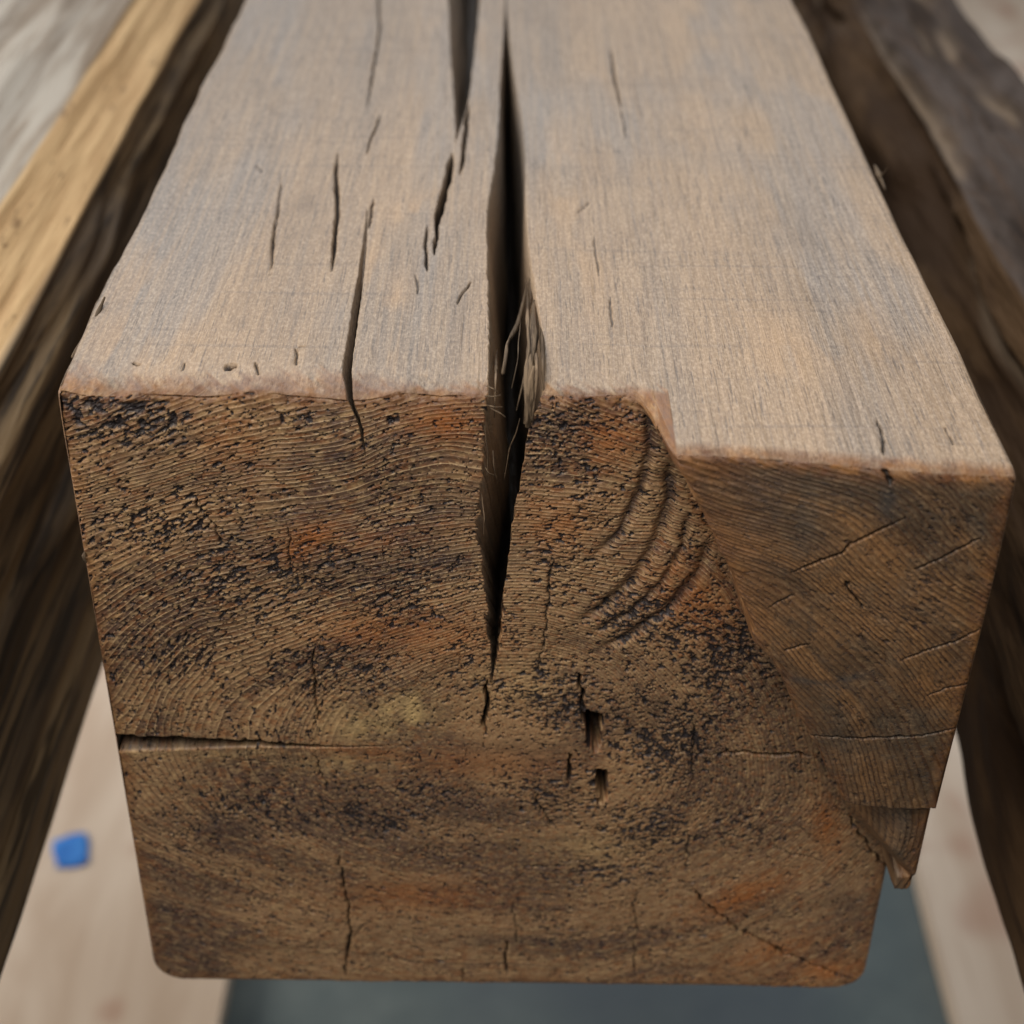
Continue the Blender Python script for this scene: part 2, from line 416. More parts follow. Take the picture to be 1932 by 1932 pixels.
# outline of the proud corner block, traced on its own front plane ---------
D0 = 0.0228
bl = [front(px, py, -D0) for px, py in [(1262, 790), (1288, 872), (1318, 945), (1345, 1010), (1372, 1075), (1402, 1150), (1440, 1225), (1480, 1290), (1516, 1365), (1550, 1430), (1572, 1470), (1592, 1512)]]
bz = np.array([p[1] for p in bl]); bx = np.array([p[0] for p in bl])
ZS = front(1680, 1512, -D0)[1]               # its underside
fragL = [front(px, py, -.007) for px, py in [(1588, 1520), (1640, 1590), (1690, 1650), (1702, 1700)]]
ZF = front(1712, 1688, -.021)[1]; ZQ = front(1690, 1652, -.020)[1]; XQ = front(1684, 1670, -.020)[0]
def protrude(x, z):
    """how far the wood stands proud of the sawn face at (x, z)"""
    o = np.argsort(bz); b = np.interp(z, bz[o], bx[o])
    b = b + fbm(z * 160, z * 0, seed=5, octv=4) * .0011 - .0014
    b = b - .0032 * sstep(-.016, -.002, z)
    s = (x - b) * .80
    soft = .0011 + .0022 * sstep(-.022, 0.004, z)
    d = (D0 + .0066 * sstep(.035, .100, x) - .004 * sstep(-.02, -.12, z)) * sstep(-soft, soft, s) * (z > ZS) - .0020 * np.exp(-np.clip(s, 0, 1) / .0016) * (s > 0) * (z > ZS)
    zz = np.clip((z - ZF) / (ZS - ZF), 0, 1)
    fx = np.interp(z, [p[1] for p in fragL[::-1]], [p[0] for p in fragL[::-1]])
    f = (.0060 * sstep(-.0006, .0006, x - fx) + .0165 * sstep(0, .012, x - fx)) * (z <= ZS) * (z > ZF)
    f = np.where(z > ZQ, f, .0205 * sstep(XQ - .0006, XQ + .0006, x) * sstep(ZF, ZF + .0012, z)) * (z <= ZS)
    f = f * (z < ZS - .0020 - .0006 * np.sin(x * 900))
    return np.maximum(d, f)

# ---- shape a set of box points (x, y, z) into the worn beam --------------
RB = .0085; RT = .0016; RF = .0016
def shape(x, y, z):
    """rounded box + worn arris + proud block; also returns the outward normal used for relief"""
    x = x.copy(); y = y.copy(); z = z.copy()
    cx = np.clip(x, X0 + RB, X1 - RB); low = z < ZB + RB
    r = np.where(low, RB, RT)
    # cross-section corners
    ix = np.clip(x, X0 + r, X1 - r); iz = np.clip(z, ZB + RB, -RT)
    dx, dz = x - ix, z - iz; mx = np.maximum(np.abs(dx), np.abs(dz)); ln = np.hypot(dx, dz) + 1e-12
    both = (np.abs(dx) > 1e-9) & (np.abs(dz) > 1e-9)
    k = np.where(both, mx / ln, 1.0); x = ix + dx * k; z = iz + dz * k
    e = np.minimum(np.minimum(x - X0, X1 - x), np.minimum(-z, z - ZB)); e = np.where(both, r - mx, e)
    nx, nz = dx / ln, dz / ln
    edgex = np.where(np.abs(dx) > 1e-9, nx, 0); edgez = np.where(np.abs(dz) > 1e-9, nz, 0)
    # rounding between the end face and the long faces
    a = np.clip(e, 0, RF) - RF; b = np.clip(y, 0, RF) - RF
    m2 = np.maximum(np.abs(a), np.abs(b)); l2 = np.hypot(a, b) + 1e-12
    k2 = np.where((a < -1e-9) & (b < -1e-9), m2 / l2, 1.0)
    inset = a * k2 - a; y = y + np.where(y < RF, b * k2 - b, 0)
    x = x - edgex * inset; z = z - edgez * inset
    # arris worn round on the upper front edge
    cw = .0115 + .0022 * vnoise(x * 70, x * 0, seed=3)
    drop = (.0014 + .0008 * vnoise(x * 90, x * 0 + 5, seed=4)) * np.clip(1 - y / cw, 0, 1) ** 2
    near = np.exp(np.clip(z, -.05, 0) / .005) * (x < .034)
    z = z - drop * near
    near2 = np.exp(np.clip(z, -.05, 0) / .004) * (x >= .034)
    z = z - .0012 * np.clip(1 - y / .0042, 0, 1) ** 2 * near2
    lean = np.where(x < .034, .0019 + .0009 * vnoise(x * 140, x * 0 + 3, seed=6), .0010)
    y = y + lean * np.exp(np.clip(z, -.05, 0) / .0026) * np.clip(1 - y / .012, 0, 1)
    D = protrude(x, z); w = 1 - sstep(-.001, .11, y)
    return x, y - D * w, z, D, e

# base points of the sheet
isF = (np.arange(NV) < len(zs))[None, :].repeat(NX, 0)
bxp = Xg; byp = np.where(isF, 0.0, np.maximum(Vg, 0)); bzp = np.where(isF, np.minimum(Vg, 0), 0.0)
# long edges are not ruler-straight
def edge_wander(x, y, z):
    wl = sstep(.012, 0, x - X0) * (.0006 * fbm(y * 22, z * 9, seed=21, octv=3) + .00018 * fbm(y * 120, z * 20, seed=22, octv=2)) * sstep(0, .02, y)
    wr = sstep(.012, 0, X1 - x) * (.0006 * fbm(y * 16, z * 9, seed=23, octv=3)) * sstep(0, .02, y)
    return wl + wr
px_, py_, pz_, Dg, eg = shape(bxp, byp, bzp)
px_ = px_ + edge_wander(px_, py_, pz_)
VERT = np.stack([px_, py_, pz_], -1)

# normals of the smooth shape
def grid_normals(Vt):
    du = np.gradient(Vt, axis=0); dv = np.gradient(Vt, axis=1)
    n = np.cross(du, dv); l = np.linalg.norm(n, axis=-1, keepdims=True); return n / np.maximum(l, 1e-12)
# for the front (x right, v up) du x dv = x × z = -y : outward
NRM = np.where(isF[..., None], np.array([0., -1., 0.]), np.array([0., 0., 1.]))
corner = sstep(.006, .0, np.where(isF, -Vg, Vg))[..., None]
NRM = NRM + corner * np.array([0, -.6, .6]); NRM /= np.linalg.norm(NRM, axis=-1, keepdims=True)

X, Y, Z = px_, py_, pz_
blk = sstep(.45, .9, Dg / D0) * isF
fragm = sstep(.05, .3, Dg / D0) * isF * (Z < ZS)
smooth_zone = np.clip(blk + fragm, 0, 1)
# ---- relief -------------------------------------------------------------
def squash(x): return x * (.60 + .26 * sstep(-.03, .05, x))          # the rings run flatter than circles
th = np.arctan2(Z - PITH[1], squash(X - PITH[0])); rad = np.hypot(squash(X - PITH[0]), Z - PITH[1])
def blobs(lst, plane='F'):
    o = np.zeros((NX, NV))
    for px, py, sx, sy, ang, wgt in lst:
        if plane == 'F': cx, cz = front(px, py); A, B = X, Z
        elif plane == 'B': cx, cz = front(px, py, -D0); A, B = X, Z
        else: cx, cz = top(px, py); A, B = X, Y
        k = .000121; s, c = math.sin(math.radians(ang)), math.cos(math.radians(ang))
        u = (A - cx) * c + (B - cz) * s; w = -(A - cx) * s + (B - cz) * c
        if plane == 'T': q = (u / (sx * k)) ** 2 + (w / (sy * k * 3)) ** 2
        else: q = (u / (sx * k)) ** 2 + (w / (sy * k)) ** 2
        o = np.maximum(o, wgt * np.exp(-q)) if wgt > 0 else o + wgt * np.exp(-q)
    return np.clip(o, 0, 1)
F = isF.astype(float)
w1 = fbm(X * 24, Z * 24, Y * 5, seed=401, octv=2); w2 = fbm(X * 140, Z * 140, Y * 22, seed=403, octv=2)
rwv = rad + .0024 * w1 + .00017 * w2
phase = 980.0 * rwv + 1.3 * fbm(rwv * 90, rwv * 0, seed=405, octv=2) + 20
fr_ = phase - np.floor(phase); latev = sstep(.35, .85, fr_) * (1 - sstep(.88, 1.0, fr_))
bigv = np.where(isF, .5 + .13 * fbm(X * 34, Z * 34, Y * 14, seed=407, octv=2) + .17 * fbm(th * 1.6, rwv / .0042, seed=408, octv=3), .5 + .17 * fbm(X * 46, Z * 38, Y * 12, seed=407, octv=3)); midv = .5 + .22 * fbm(X * 260, Z * 260, Y * 60, seed=409, octv=3)
g1v = .5 + .15 * fbm(X * 40, Z * 34, Y * 4, seed=411, octv=3)
# torn pores: how thickly they stand, region by region
dens = blobs([(230, 810, 130, 70, 12, .80), (330, 980, 200, 90, 15, .75), (480, 1090, 260, 110, 5, .8), (760, 1130, 170, 120, 5, .65), (420, 870, 140, 80, 12, .45),
              (700, 820, 180, 60, 5, .35), (780, 960, 120, 90, 0, .45), (330, 1230, 150, 110, 0, .62), (620, 1260, 160, 90, 0, .72), (880, 1260, 90, 120, 0, .7),
              (1060, 830, 90, 120, 0, .75), (1040, 1050, 70, 140, 0, .65), (1120, 930, 60, 110, 0, .6), (1230, 1180, 160, 110, -30, .85), (1370, 1230, 120, 150, 0, .95),
              (1050, 1320, 170, 110, 0, .85), (1260, 1400, 150, 150, 0, .95), (1060, 1500, 130, 110, 0, .85), (1230, 1560, 170, 110, 0, .9), (820, 1500, 190, 60, 0, .75),
              (700, 1540, 200, 70, -8, .85), (480, 1530, 170, 80, -8, .72), (360, 1600, 110, 90, -10, .5), (1150, 1650, 150, 70, 0, .75), (1400, 1560, 110, 100, 20, .62),
              (900, 1590, 160, 60, 0, .5), (480, 1660, 150, 80, -12, .42), (1080, 1760, 140, 70, 0, .45), (620, 1740, 150, 70, 0, .38), (1280, 1760, 150, 70, 10, .4), (1330, 1010, 60, 80, 40, .4),
              (430, 1380, 230, 24, 0, .45), (760, 1340, 90, 50, 0, .2)]) * F * (1 - smooth_zone)
pn = fbm(th * rad / .00110, rad / .00072, Y * 300, seed=101, octv=3, gain=.6)
pn2 = fbm(X / .0010, Z / .0008, seed=111, octv=2, gain=.6)
pnn = np.where(rad > .035, .56 * pn + .52 * pn2, .42 * pn + .66 * pn2)
dens = np.maximum(dens, .20 * F * (1 - smooth_zone))
thr = .74 - .86 * dens
pit = sstep(0, .30, pnn - thr) * sstep(.02, .15, dens) * F
coarse = sstep(0, .4, fbm(X / .0034, Z / .0028, seed=131, octv=2) - (1.95 - .95 * dens)) * F * (dens > .1)
pit = np.maximum(pit, coarse * .9)
pnf = fbm(X / .00062, Z / .00054, seed=121, octv=2, gain=.7)
peck = sstep(.05, .45, pnf - (.78 - .62 * dens) + .35 * fbm(X * 120, Z * 120, seed=123, octv=2)) * F * (1 - smooth_zone)
dash = sstep(.1, .5, fbm(th * rad / .0016, rad / .00055, seed=125, octv=2) - .62 + .4 * fbm(X * 90, Z * 90, seed=127, octv=2)) * F * smooth_zone
pit = np.maximum(pit, np.maximum(peck * .72, dash * .5))
relief = -pit * (.00042 + .00035 * np.abs(pn2))
relief += F * (1 - smooth_zone) * (.00045 * fbm(X * 70, Z * 70, seed=141, octv=3) + .00006 * fbm(th * rad / .004, rad / .0014, seed=151, octv=2) + .00007 * fbm(X / .0013, Z / .0010, seed=157, octv=2))
relief += F * (1 - smooth_zone) * (latev - .4) * .00009 * sstep(.012, .036, rad) * (.55 + .6 * sstep(-.5, .6, fbm(th * rad / .008, rad / .004, seed=153, octv=2)))
relief += F * smooth_zone * ((latev - .4) * .00012 + .00016 * fbm(th * rad / .004, rad / .0012, seed=155, octv=2))
relief += F * smooth_zone * .00028 * fbm(X * 90, Z * 90, seed=142, octv=2)
relief += (1 - F) * (.00030 * fbm(X * 60, Y * 18, seed=143, octv=3) + .00007 * fbm(X * 900, Y * 60, seed=144, octv=2))
# saw scallops right of the check: curved ridges
sc_dark = np.zeros((NX, NV)); sc_pale = np.zeros((NX, NV))
for pts, w, d in [([(1228, 752), (1226, 850), (1208, 930), (1170, 1005), (1110, 1065)], .0011, .0017),
                  ([(1262, 860), (1264, 940), (1240, 1025), (1195, 1095), (1135, 1150), (1070, 1185)], .0014, .0020),
                  ([(1300, 960), (1290, 1030), (1250, 1100), (1185, 1160), (1110, 1200)], .0009, .0014),
                  ([(1340, 1010), (1318, 1080), (1268, 1145), (1190, 1200), (1110, 1240)], .0014, .0018)]:
    q = [front(*p) for p in pts]; d_, fr = polydist(X, Z, q); d_ = d_ + .0004 * fbm(X * 500, Z * 500, seed=7, octv=2)
    g = np.exp(-(d_ / w) ** 2) * sstep(0, .12, fr) * sstep(1, .8, fr) * F * (1 - smooth_zone)
    relief -= .78 * d * g; sc_dark = np.maximum(sc_dark, g)
# small checks: (plane, points, half width mm, depth mm)
CK = []
def ck(pl, pts, hw, dp): CK.append((pl, pts, hw, dp))
ck('T', [(715, -40), (716, 60), (705, 130), (692, 200)], .40, 2.0); ck('T', [(718, 215), (702, 255), (690, 290)], .30, 1.5)
ck('T', [(637, 285), (634, 340), (636, 400), (630, 460), (626, 510)], .55, 4); ck('T', [(532, 330), (524, 400), (515, 455), (509, 520)], .30, 2.5)
ck('T', [(852, 290), (848, 330), (838, 365), (828, 410), (824, 430)], 1.0, 7); ck('T', [(826, 385), (824, 430), (819, 480)], .5, 4)
ck('T', [(806, 425), (804, 470), (806, 512)], .35, 3); ck('T', [(884, 195), (880, 240), (874, 290), (868, 330)], .6, 5)
ck('T', [(706, 372), (700, 400), (694, 430)], .3, 2); ck('T', [(1152, 90), (1160, 150), (1172, 200)], .4, 2); ck('T', [(1172, 200), (1182, 260)], .2, 1)
ck('T', [(782, 515), (790, 555)], .15, .8); ck('T', [(890, 530), (872, 555), (862, 575)], .2, 1.0); ck('T', [(1115, 380), (1090, 402)], .2, .8)
ck('T', [(1120, 445), (1130, 520)], .15, .8); ck('T', [(1150, 560), (1155, 620)], .15, .8)
ck('T', [(480, 312), (492, 318), (497, 325)], .35, 1.0); ck('T', [(555, 655), (562, 668), (560, 690)], .35, 1.4); ck('T', [(560, 655), (580, 652)], .25, 1.0)
ck('T', [(484, 684), (488, 706)], .3, 1.2); ck('T', [(430, 690), (446, 690)], .9, 2.2); ck('T', [(250, 686), (262, 690)], .5, 1.4); ck('T', [(350, 683), (346, 700)], .3, 1.0)
ck('F', [(918, 1285), (921, 1330), (914, 1370), (915, 1385)], .55, 4); ck('F', [(948, 1130), (938, 1220), (926, 1290)], .4, 4)
ck('F', [(1040, 1050), (1035, 1120), (1030, 1180), (1015, 1270)], .26, .9); ck('F', [(1095, 1270), (1097, 1310), (1100, 1345)], .5, 3); ck('F', [(1070, 1420), (1075, 1450), (1077, 1475)], .45, 3)
ck('F', [(588, 1210), (593, 1290), (598, 1360), (600, 1390)], .22, 1.6); ck('F', [(590, 1420), (610, 1460), (618, 1490)], .22, 1.2)
ck('F', [(360, 935), (375, 955), (395, 985), (420, 1025), (438, 1040)], .22, 1.2); ck('F', [(540, 985), (545, 1040), (550, 1090)], .15, .8)
ck('F', [(1345, 1422), (1400, 1420), (1450, 1424), (1500, 1424), (1535, 1424)], .55, 3); ck('F', [(1180, 1425), (1260, 1420), (1345, 1422)], .2, 1)
ck('F', [(1306, 1340), (1310, 1420), (1300, 1500)], .16, .7); ck('F', [(1300, 1560), (1295, 1650)], .16, .6)
ck('F', [(1290, 1665), (1340, 1710), (1400, 1755), (1460, 1790), (1520, 1815), (1580, 1840), (1620, 1850)], .42, 2.4); ck('F', [(1440, 1590), (1500, 1612), (1560, 1630)], .2, 1.0)
ck('F', [(640, 1600), (648, 1660), (655, 1700), (660, 1760), (655, 1800), (652, 1850)], .36, 1.8); ck('F', [(690, 1740), (660, 1775)], .2, 1)
ck('F', [(968, 1700), (972, 1760), (975, 1790)], .15, .8); ck('F', [(952, 1770), (955, 1800), (956, 1845)], .35, 1.6); ck('F', [(875, 1825), (876, 1850)], .3, 1.2)
ck('F', [(1197, 1680), (1200, 1750), (1196, 1850)], .16, .8); ck('F', [(1005, 1490), (1030, 1540), (1050, 1570)], .25, 1.2); ck('F', [(440, 1430), (520, 1440)], .12, .5)
ck('F', [(1590, 1528), (1640, 1596), (1690, 1660)], .3, 1.4)
ck('B', [(1490, 1075), (1540, 1050), (1585, 1030), (1600, 1012), (1650, 985), (1700, 955)], .26, 1.5); ck('B', [(1710, 1055), (1770, 1025), (1840, 985)], .22, 1.2)
ck('B', [(1690, 1225), (1750, 1200), (1800, 1180), (1860, 1150)], .25, 1.2); ck('B', [(1740, 1290), (1790, 1275), (1850, 1258)], .22, 1.0); ck('B', [(1475, 1228), (1530, 1205)], .22, 1.0)
ck('B', [(1590, 1080), (1610, 1110), (1625, 1140)], .28, 1.2); ck('B', [(1450, 1145), (1500, 1115)], .14, .6)
ck('B', [(1520, 1392), (1560, 1387), (1600, 1388), (1660, 1378), (1720, 1372), (1790, 1358), (1815, 1350)], .24, 1.6)
ck('B', [(1660, 858), (1668, 880), (1672, 900)], .5, 1.2); ck('TB', [(1655, 790), (1664, 815), (1668, 860)], .35, 1.6); ck('TB', [(1785, 805), (1800, 840)], .25, 1.0)
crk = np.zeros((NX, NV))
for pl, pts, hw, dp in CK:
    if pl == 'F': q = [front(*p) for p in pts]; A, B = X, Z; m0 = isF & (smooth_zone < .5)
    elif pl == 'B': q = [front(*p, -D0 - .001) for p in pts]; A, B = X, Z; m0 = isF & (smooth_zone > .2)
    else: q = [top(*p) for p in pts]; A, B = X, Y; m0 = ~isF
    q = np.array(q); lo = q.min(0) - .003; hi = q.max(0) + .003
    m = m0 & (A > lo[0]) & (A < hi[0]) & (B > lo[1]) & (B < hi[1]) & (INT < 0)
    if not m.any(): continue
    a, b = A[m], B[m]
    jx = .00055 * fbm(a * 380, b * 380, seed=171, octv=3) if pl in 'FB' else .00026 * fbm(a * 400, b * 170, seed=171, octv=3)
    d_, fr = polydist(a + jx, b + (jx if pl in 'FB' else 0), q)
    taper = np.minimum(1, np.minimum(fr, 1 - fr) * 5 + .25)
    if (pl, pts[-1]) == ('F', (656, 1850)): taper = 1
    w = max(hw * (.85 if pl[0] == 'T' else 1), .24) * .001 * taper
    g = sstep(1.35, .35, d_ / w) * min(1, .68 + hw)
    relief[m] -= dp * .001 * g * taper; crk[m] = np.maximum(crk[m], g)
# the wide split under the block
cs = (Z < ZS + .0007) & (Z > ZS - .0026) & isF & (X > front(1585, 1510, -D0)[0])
crk[cs] = 1; relief[cs] -= .004  # shade of the split painted dark besides the cut
# two chopped nail holes near the pith
for quad, dp in [([(1097, 1343), (1139, 1345), (1136, 1420), (1104, 1412)], .034), ([(1118, 1446), (1147, 1452), (1150, 1512), (1130, 1516)], .030)]:
    q = np.array([front(*p) for p in quad]); ins = np.full((NX, NV), 1e9)
    for i in range(4):
        a, b = q[i], q[(i + 1) % 4]; d = b - a; nn = np.array([d[1], -d[0]]) / np.hypot(*d)
        ins = np.minimum(ins, -((X - a[0]) * nn[0] + (Z - a[1]) * nn[1]) * (1 if True else 1))
    cen = q.mean(0)
    ins = np.full((NX, NV), 1e9)
    for i in range(4):
        a, b = q[i], q[(i + 1) % 4]; d = b - a; nn = np.array([-d[1], d[0]]) / np.hypot(*d)
        if (cen - a) @ nn < 0: nn = -nn
        ins = np.minimum(ins, (X - a[0]) * nn[0] + (Z - a[1]) * nn[1])
    ins = ins + .0008 * fbm(X * 620, Z * 620, seed=193, octv=3)
    slope = np.clip((Z - q[:, 1].min()) / (q[:, 1].max() - q[:, 1].min()), 0, 1)
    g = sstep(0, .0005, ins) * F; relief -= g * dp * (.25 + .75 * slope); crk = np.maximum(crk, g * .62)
# torn nicks along the worn arris
arr = isF & (Vg > -.009) & (X < .034)
nick = .75 * sstep(.32, .65, fbm(X * 420, Z * 420, seed=181, octv=2) - .35 + .9 * sstep(-.055, -.098, X)) * arr * sstep(-.0012, -.0028, Vg)
arz = np.exp(-np.where(isF, -Vg, np.maximum(Vg, 0) * .6) / .004) * (X < .034)
relief += arz * (.00050 * fbm(X * 330 + Y * 200, (Y + Z) * 150, seed=183, octv=3) - .0002)
relief -= nick * .0009; pit = np.maximum(pit, nick * .95)
bite = np.zeros((NX, NV))
for px, py, w in [(432, 692, .0016), (450, 740, .0022), (470, 745, .0018), (165, 762, .0022), (300, 735, .0015), (360, 742, .0013), (1195, 742, .0014)]:
    cx, cz = front(px, py) if py > 715 else (top(px, py)[0], 0)
    dd = np.hypot(X - cx, (Z - cz) * 1.5 + 0 * Y) if py > 715 else np.hypot(X - cx, Y - top(px, py)[1])
    bite = np.maximum(bite, sstep(1, .4, dd / w + .35 * pn2) * (F if py > 715 else 1 - F))
relief -= bite * .0010; pit = np.maximum(pit, bite * .7)
# left silhouette: torn edge of the end face
VERT = VERT + NRM * relief[..., None]

# ---- open the wide checks ----------------------------------------------
ztip = c0L[0, 0]; ytip = .285
for k in (0, 1, 2):
    cols = np.where(xtag[:, 0] == k)[0]; cl, cr, inside = jag[k]
    t = xtag[cols, 1]
    if k == 0: dep = np.where(t < .52, (t / .52) ** 1.25, np.where(t < .86, 1.0, ((1 - t) / .14) ** .8))
    elif k == 1: dep = np.where(t < .62, t / .62, np.where(t < .9, 1.0, (1 - t) / .1))
    else: dep = np.where(t < .75, (t / .75), 1 - (t - .75) / .25)
    wdt = np.maximum(cr - cl, 0)
    if k == 0:
        vr = np.array([ztip, -.05, -.02, 0, .05, .12, .20, ytip]); Fy = np.interp(vv, vr, [.004, .030, .052, .065, .100, .150, .215, ytip]); Fz = np.interp(vv, vr, [ztip, -.083, -.086, -.086, -.082, -.074, -.050, -.002])
    elif k == 1:
        Fy = np.maximum(vv, 0) + .004; Fz = -np.clip(wdt * 4.0, 0, .030) - 0.0
    else:
        vr = np.array([c2L[0, 0], -.004, .004, .03, c2L[-1, 0]]); Fy = np.interp(vv, vr, [.0005, .006, .010, .032, c2L[-1, 0]]); Fz = np.interp(vv, vr, [c2L[0, 0], -.011, -.012, -.008, -.0005])
    for ci, tt, dd in zip(cols, t, dep):
        P = VERT[ci]; rough = .0012 * fbm(vv * 40, vv * 0 + tt * 14, seed=201 + k, octv=3) * dd
        lat = (.0016 * fbm(vv * 25, vv * 0 + dd * 5.0, seed=211 + k, octv=3)) * dd * np.minimum(1, wdt / .006)
        tgt = np.stack([P[:, 0] + lat, Fy, Fz + rough], -1)
        if k == 0: tgt[:, 0] += (-.001 - P[:, 0]) * .25 * dd
        VERT[ci] = np.where(inside[:, None], P + (tgt - P) * dd, P)
    crk[cols] = np.where(inside[None, :], np.clip((dep[:, None] - .42) * 2.0, 0, .97) if k == 0 else np.clip((dep[:, None] - .35) * 1.2, 0, .8), crk[cols])  # shade painted darker with depth, over the dirt
    pit[cols] = np.where(inside[None, :], 0, pit[cols])
rows = np.where(zrow)[0]
for ri in rows:
    t = zt[ri]; dep = np.where(t < .75, t / .75, (1 - t) / .25)
    dpt = np.interp(Xg[:, 0], hx, [.006, .009, .009, .007, .004, .001]) * (INT[:, ri] < 0)
    VERT[:, ri, 1] += np.where(inH, dep * dpt, 0); VERT[:, ri, 0] += np.where(inH & (Xg[:, 0] < X0 + .003), dep * .0015, 0)
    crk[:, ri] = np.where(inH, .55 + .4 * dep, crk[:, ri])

# ---- colour masks --------------------------------------------------------
endg = np.where(isF, 1.0, sstep(.0045, .0005, Y + .0012 * fbm(X * 220, Y * 220, seed=231, octv=2)) * (X < .034))
endg[np.isin(INT, (0, 1, 2))] = 0.0
amber = np.maximum(blobs([(840, 800, 70, 40, 0, .9), (590, 1010, 60, 30, 20, .95), (700, 1020, 200, 25, 10, .35), (560, 1040, 40, 30, 30, .8), (1150, 830, 60, 60, 30, .7), (1050, 990, 70, 60, 0, .6), (1310, 1130, 70, 110, 40, .7),
               (820, 1200, 140, 60, 5, .6), (700, 1190, 120, 50, 5, .6), (1400, 1690, 110, 40, 35, .9), (1450, 1800, 120, 40, 25, .6), (1560, 1560, 30, 90, 15, .8), (780, 1690, 160, 50, 0, .6),
               (1560, 1830, 100, 40, 10, .8), (920, 1440, 180, 40, 0, .5), (1340, 960, 30, 60, 20, .6), (950, 880, 30, 60, 0, .5), (690, 1420, 110, 22, -6, .5), (440, 850, 60, 60, 40, .4)]) * (1 - smooth_zone),
               blobs([(1320, 880, 60, 30, 10, .8), (1400, 1060, 60, 100, 30, .5), (1800, 1260, 70, 50, 20, .5), (1680, 1000, 60, 30, 0, .2)], 'B') * smooth_zone) * F
amber = np.maximum(amber, blobs([(740, 600, 30, 60, 0, .7), (800, 400, 90, 30, 0, .5), (240, 640, 90, 60, 0, .5), (1060, 340, 40, 120, 0, .4), (1100, 520, 50, 60, 0, .4), (250, 540, 50, 60, 0, .35), (1500, 660, 120, 60, 0, .4), (1640, 620, 40, 60, 0, .4), (700, 520, 20, 60, 0, .5)], 'T') * (1 - F))
pale = blobs([(760, 1345, 75, 50, 10, .95), (690, 1370, 90, 45, 0, .7), (640, 1440, 110, 30, 0, .4), (420, 1420, 130, 26, 0, .25), (1110, 1600, 130, 50, 0, .3), (980, 1290, 90, 60, 0, .25)]) * F * (1 - smooth_zone)
pale *= (.6 + .4 * fbm(X * 300, Z * 300, seed=233, octv=2))
pale = np.clip(pale, 0, 1)
darkm = np.maximum(blobs([(760, 1060, 260, 40, 6, .75), (640, 860, 160, 26, 8, .55), (560, 960, 60, 40, 0, .5), (860, 950, 90, 40, 5, .5), (640, 1560, 220, 60, -5, .6), (380, 1590, 110, 60, 0, .6), (860, 1540, 130, 50, 0, .65),
              (1450, 1210, 40, 60, 0, .6), (1320, 1270, 60, 40, 0, .5), (930, 1775, 220, 26, 0, .6), (330, 1790, 120, 40, 0, .5), (450, 900, 60, 60, 30, .4), (420, 1190, 140, 30, 5, .4), (1590, 1700, 60, 80, 0, .6), (180, 1000, 14, 50, 0, .8),
              (1150, 1280, 90, 40, 0, .4), (240, 740, 60, 20, 10, .6), (300, 1700, 160, 90, 0, .45), (420, 1560, 200, 60, -6, .6), (250, 860, 110, 60, 15, .4), (480, 1000, 140, 40, 12, .45), (820, 1010, 120, 22, 4, .6), (1050, 830, 60, 80, 0, .4), (1000, 1430, 120, 60, 0, .35), (1230, 1350, 110, 110, 0, .4), (1460, 1480, 70, 60, 0, .35), (600, 1240, 150, 30, 4, .35)]), sc_dark * .85) * F * (1 - smooth_zone)
darkm = np.maximum(darkm, blobs([(1430, 920, 90, 45, -20, .6), (1400, 1000, 60, 60, -30, .4), (1520, 1010, 60, 60, 0, .3), (1666, 915, 14, 45, 5, .95), (1528, 1276, 60, 9, -2, .95), (1600, 1262, 35, 9, 25, .8), (1700, 1120, 60, 50, 0, .35), (1700, 1560, 50, 40, 0, .5)], 'B') * smooth_zone * F)
darkm = np.maximum(darkm, blobs([(560, 430, 60, 90, 0, .6), (470, 560, 50, 60, 0, .5), (580, 600, 60, 50, 0, .35), (1500, 440, 90, 60, 0, .4), (1680, 640, 70, 50, 0, .55), (1760, 700, 60, 40, 0, .4), (1490, 560, 50, 40, 0, .3), (330, 400, 30, 20, 0, .4), (1180, 160, 160, 8, 0, .45), (900, 600, 60, 50, 0, .2)], 'T') * (1 - F))
darkm = np.clip(darkm * (.75 + .5 * fbm(X * 160, (Z + Y) * 160, seed=235, octv=3)), 0, 1)
# worn arris: upper edge of the end face, the block's edges, the left edge
cwm = .0070 + .0030 * fbm(X * 60, X * 0 + 2, seed=237, octv=3) + .0026 * sstep(-.03, -.07, X) + .0030 * fbm(X * 700 + Y * 500, Y * 90, seed=238, octv=3)
ed1 = sstep(1.08, .5, Y / np.maximum(cwm, .002)) * (~isF) * (X < .034) + sstep(-.0050, .0004, Vg + .0028 * fbm(X * 420, Z * 420, seed=239, octv=3)) * isF * (X < .034)
Yb = Y + Dg
ed2 = (sstep(.0055, .0015, Yb + .0012 * fbm(X * 200, Y * 200, seed=241, octv=2)) * (~isF) + sstep(-.0034, -.0010, Vg + .0008 * fbm(X * 300, Z * 300, seed=243, octv=2)) * isF) * (X >= .034)
wall = sstep(.04, .25, Dg / (D0 + .003)) * sstep(.985, .80, Dg / (D0 + .003)) * (Z > ZS) * isF
ed3 = sstep(.0048, .0010, eg + .0012 * fbm(Z * 240, X * 240, seed=245, octv=2)) * isF
edge = np.clip(np.maximum.reduce([ed1 * .85, ed2, wall * .9, ed3 * .8]), 0, 1)
edge[INT >= 0] = 0
edge *= (1 - .6 * nick) * (.72 + .28 * np.clip(fbm(X * 500, (Y + Z) * 500, seed=247, octv=2), -1, 1))
o_ = np.argsort(bz); sb = (X - np.interp(Z, bz[o_], bx[o_])) * .8 + .0008
ed4 = sstep(.0042, .0008, sb + .0014 * fbm(X * 330, Z * 330, seed=249, octv=2)) * (sb > -.002) * smooth_zone * (Z > ZS)
edge = np.maximum(edge, ed4 * .6)
block_tone = np.clip(smooth_zone, 0, 1)
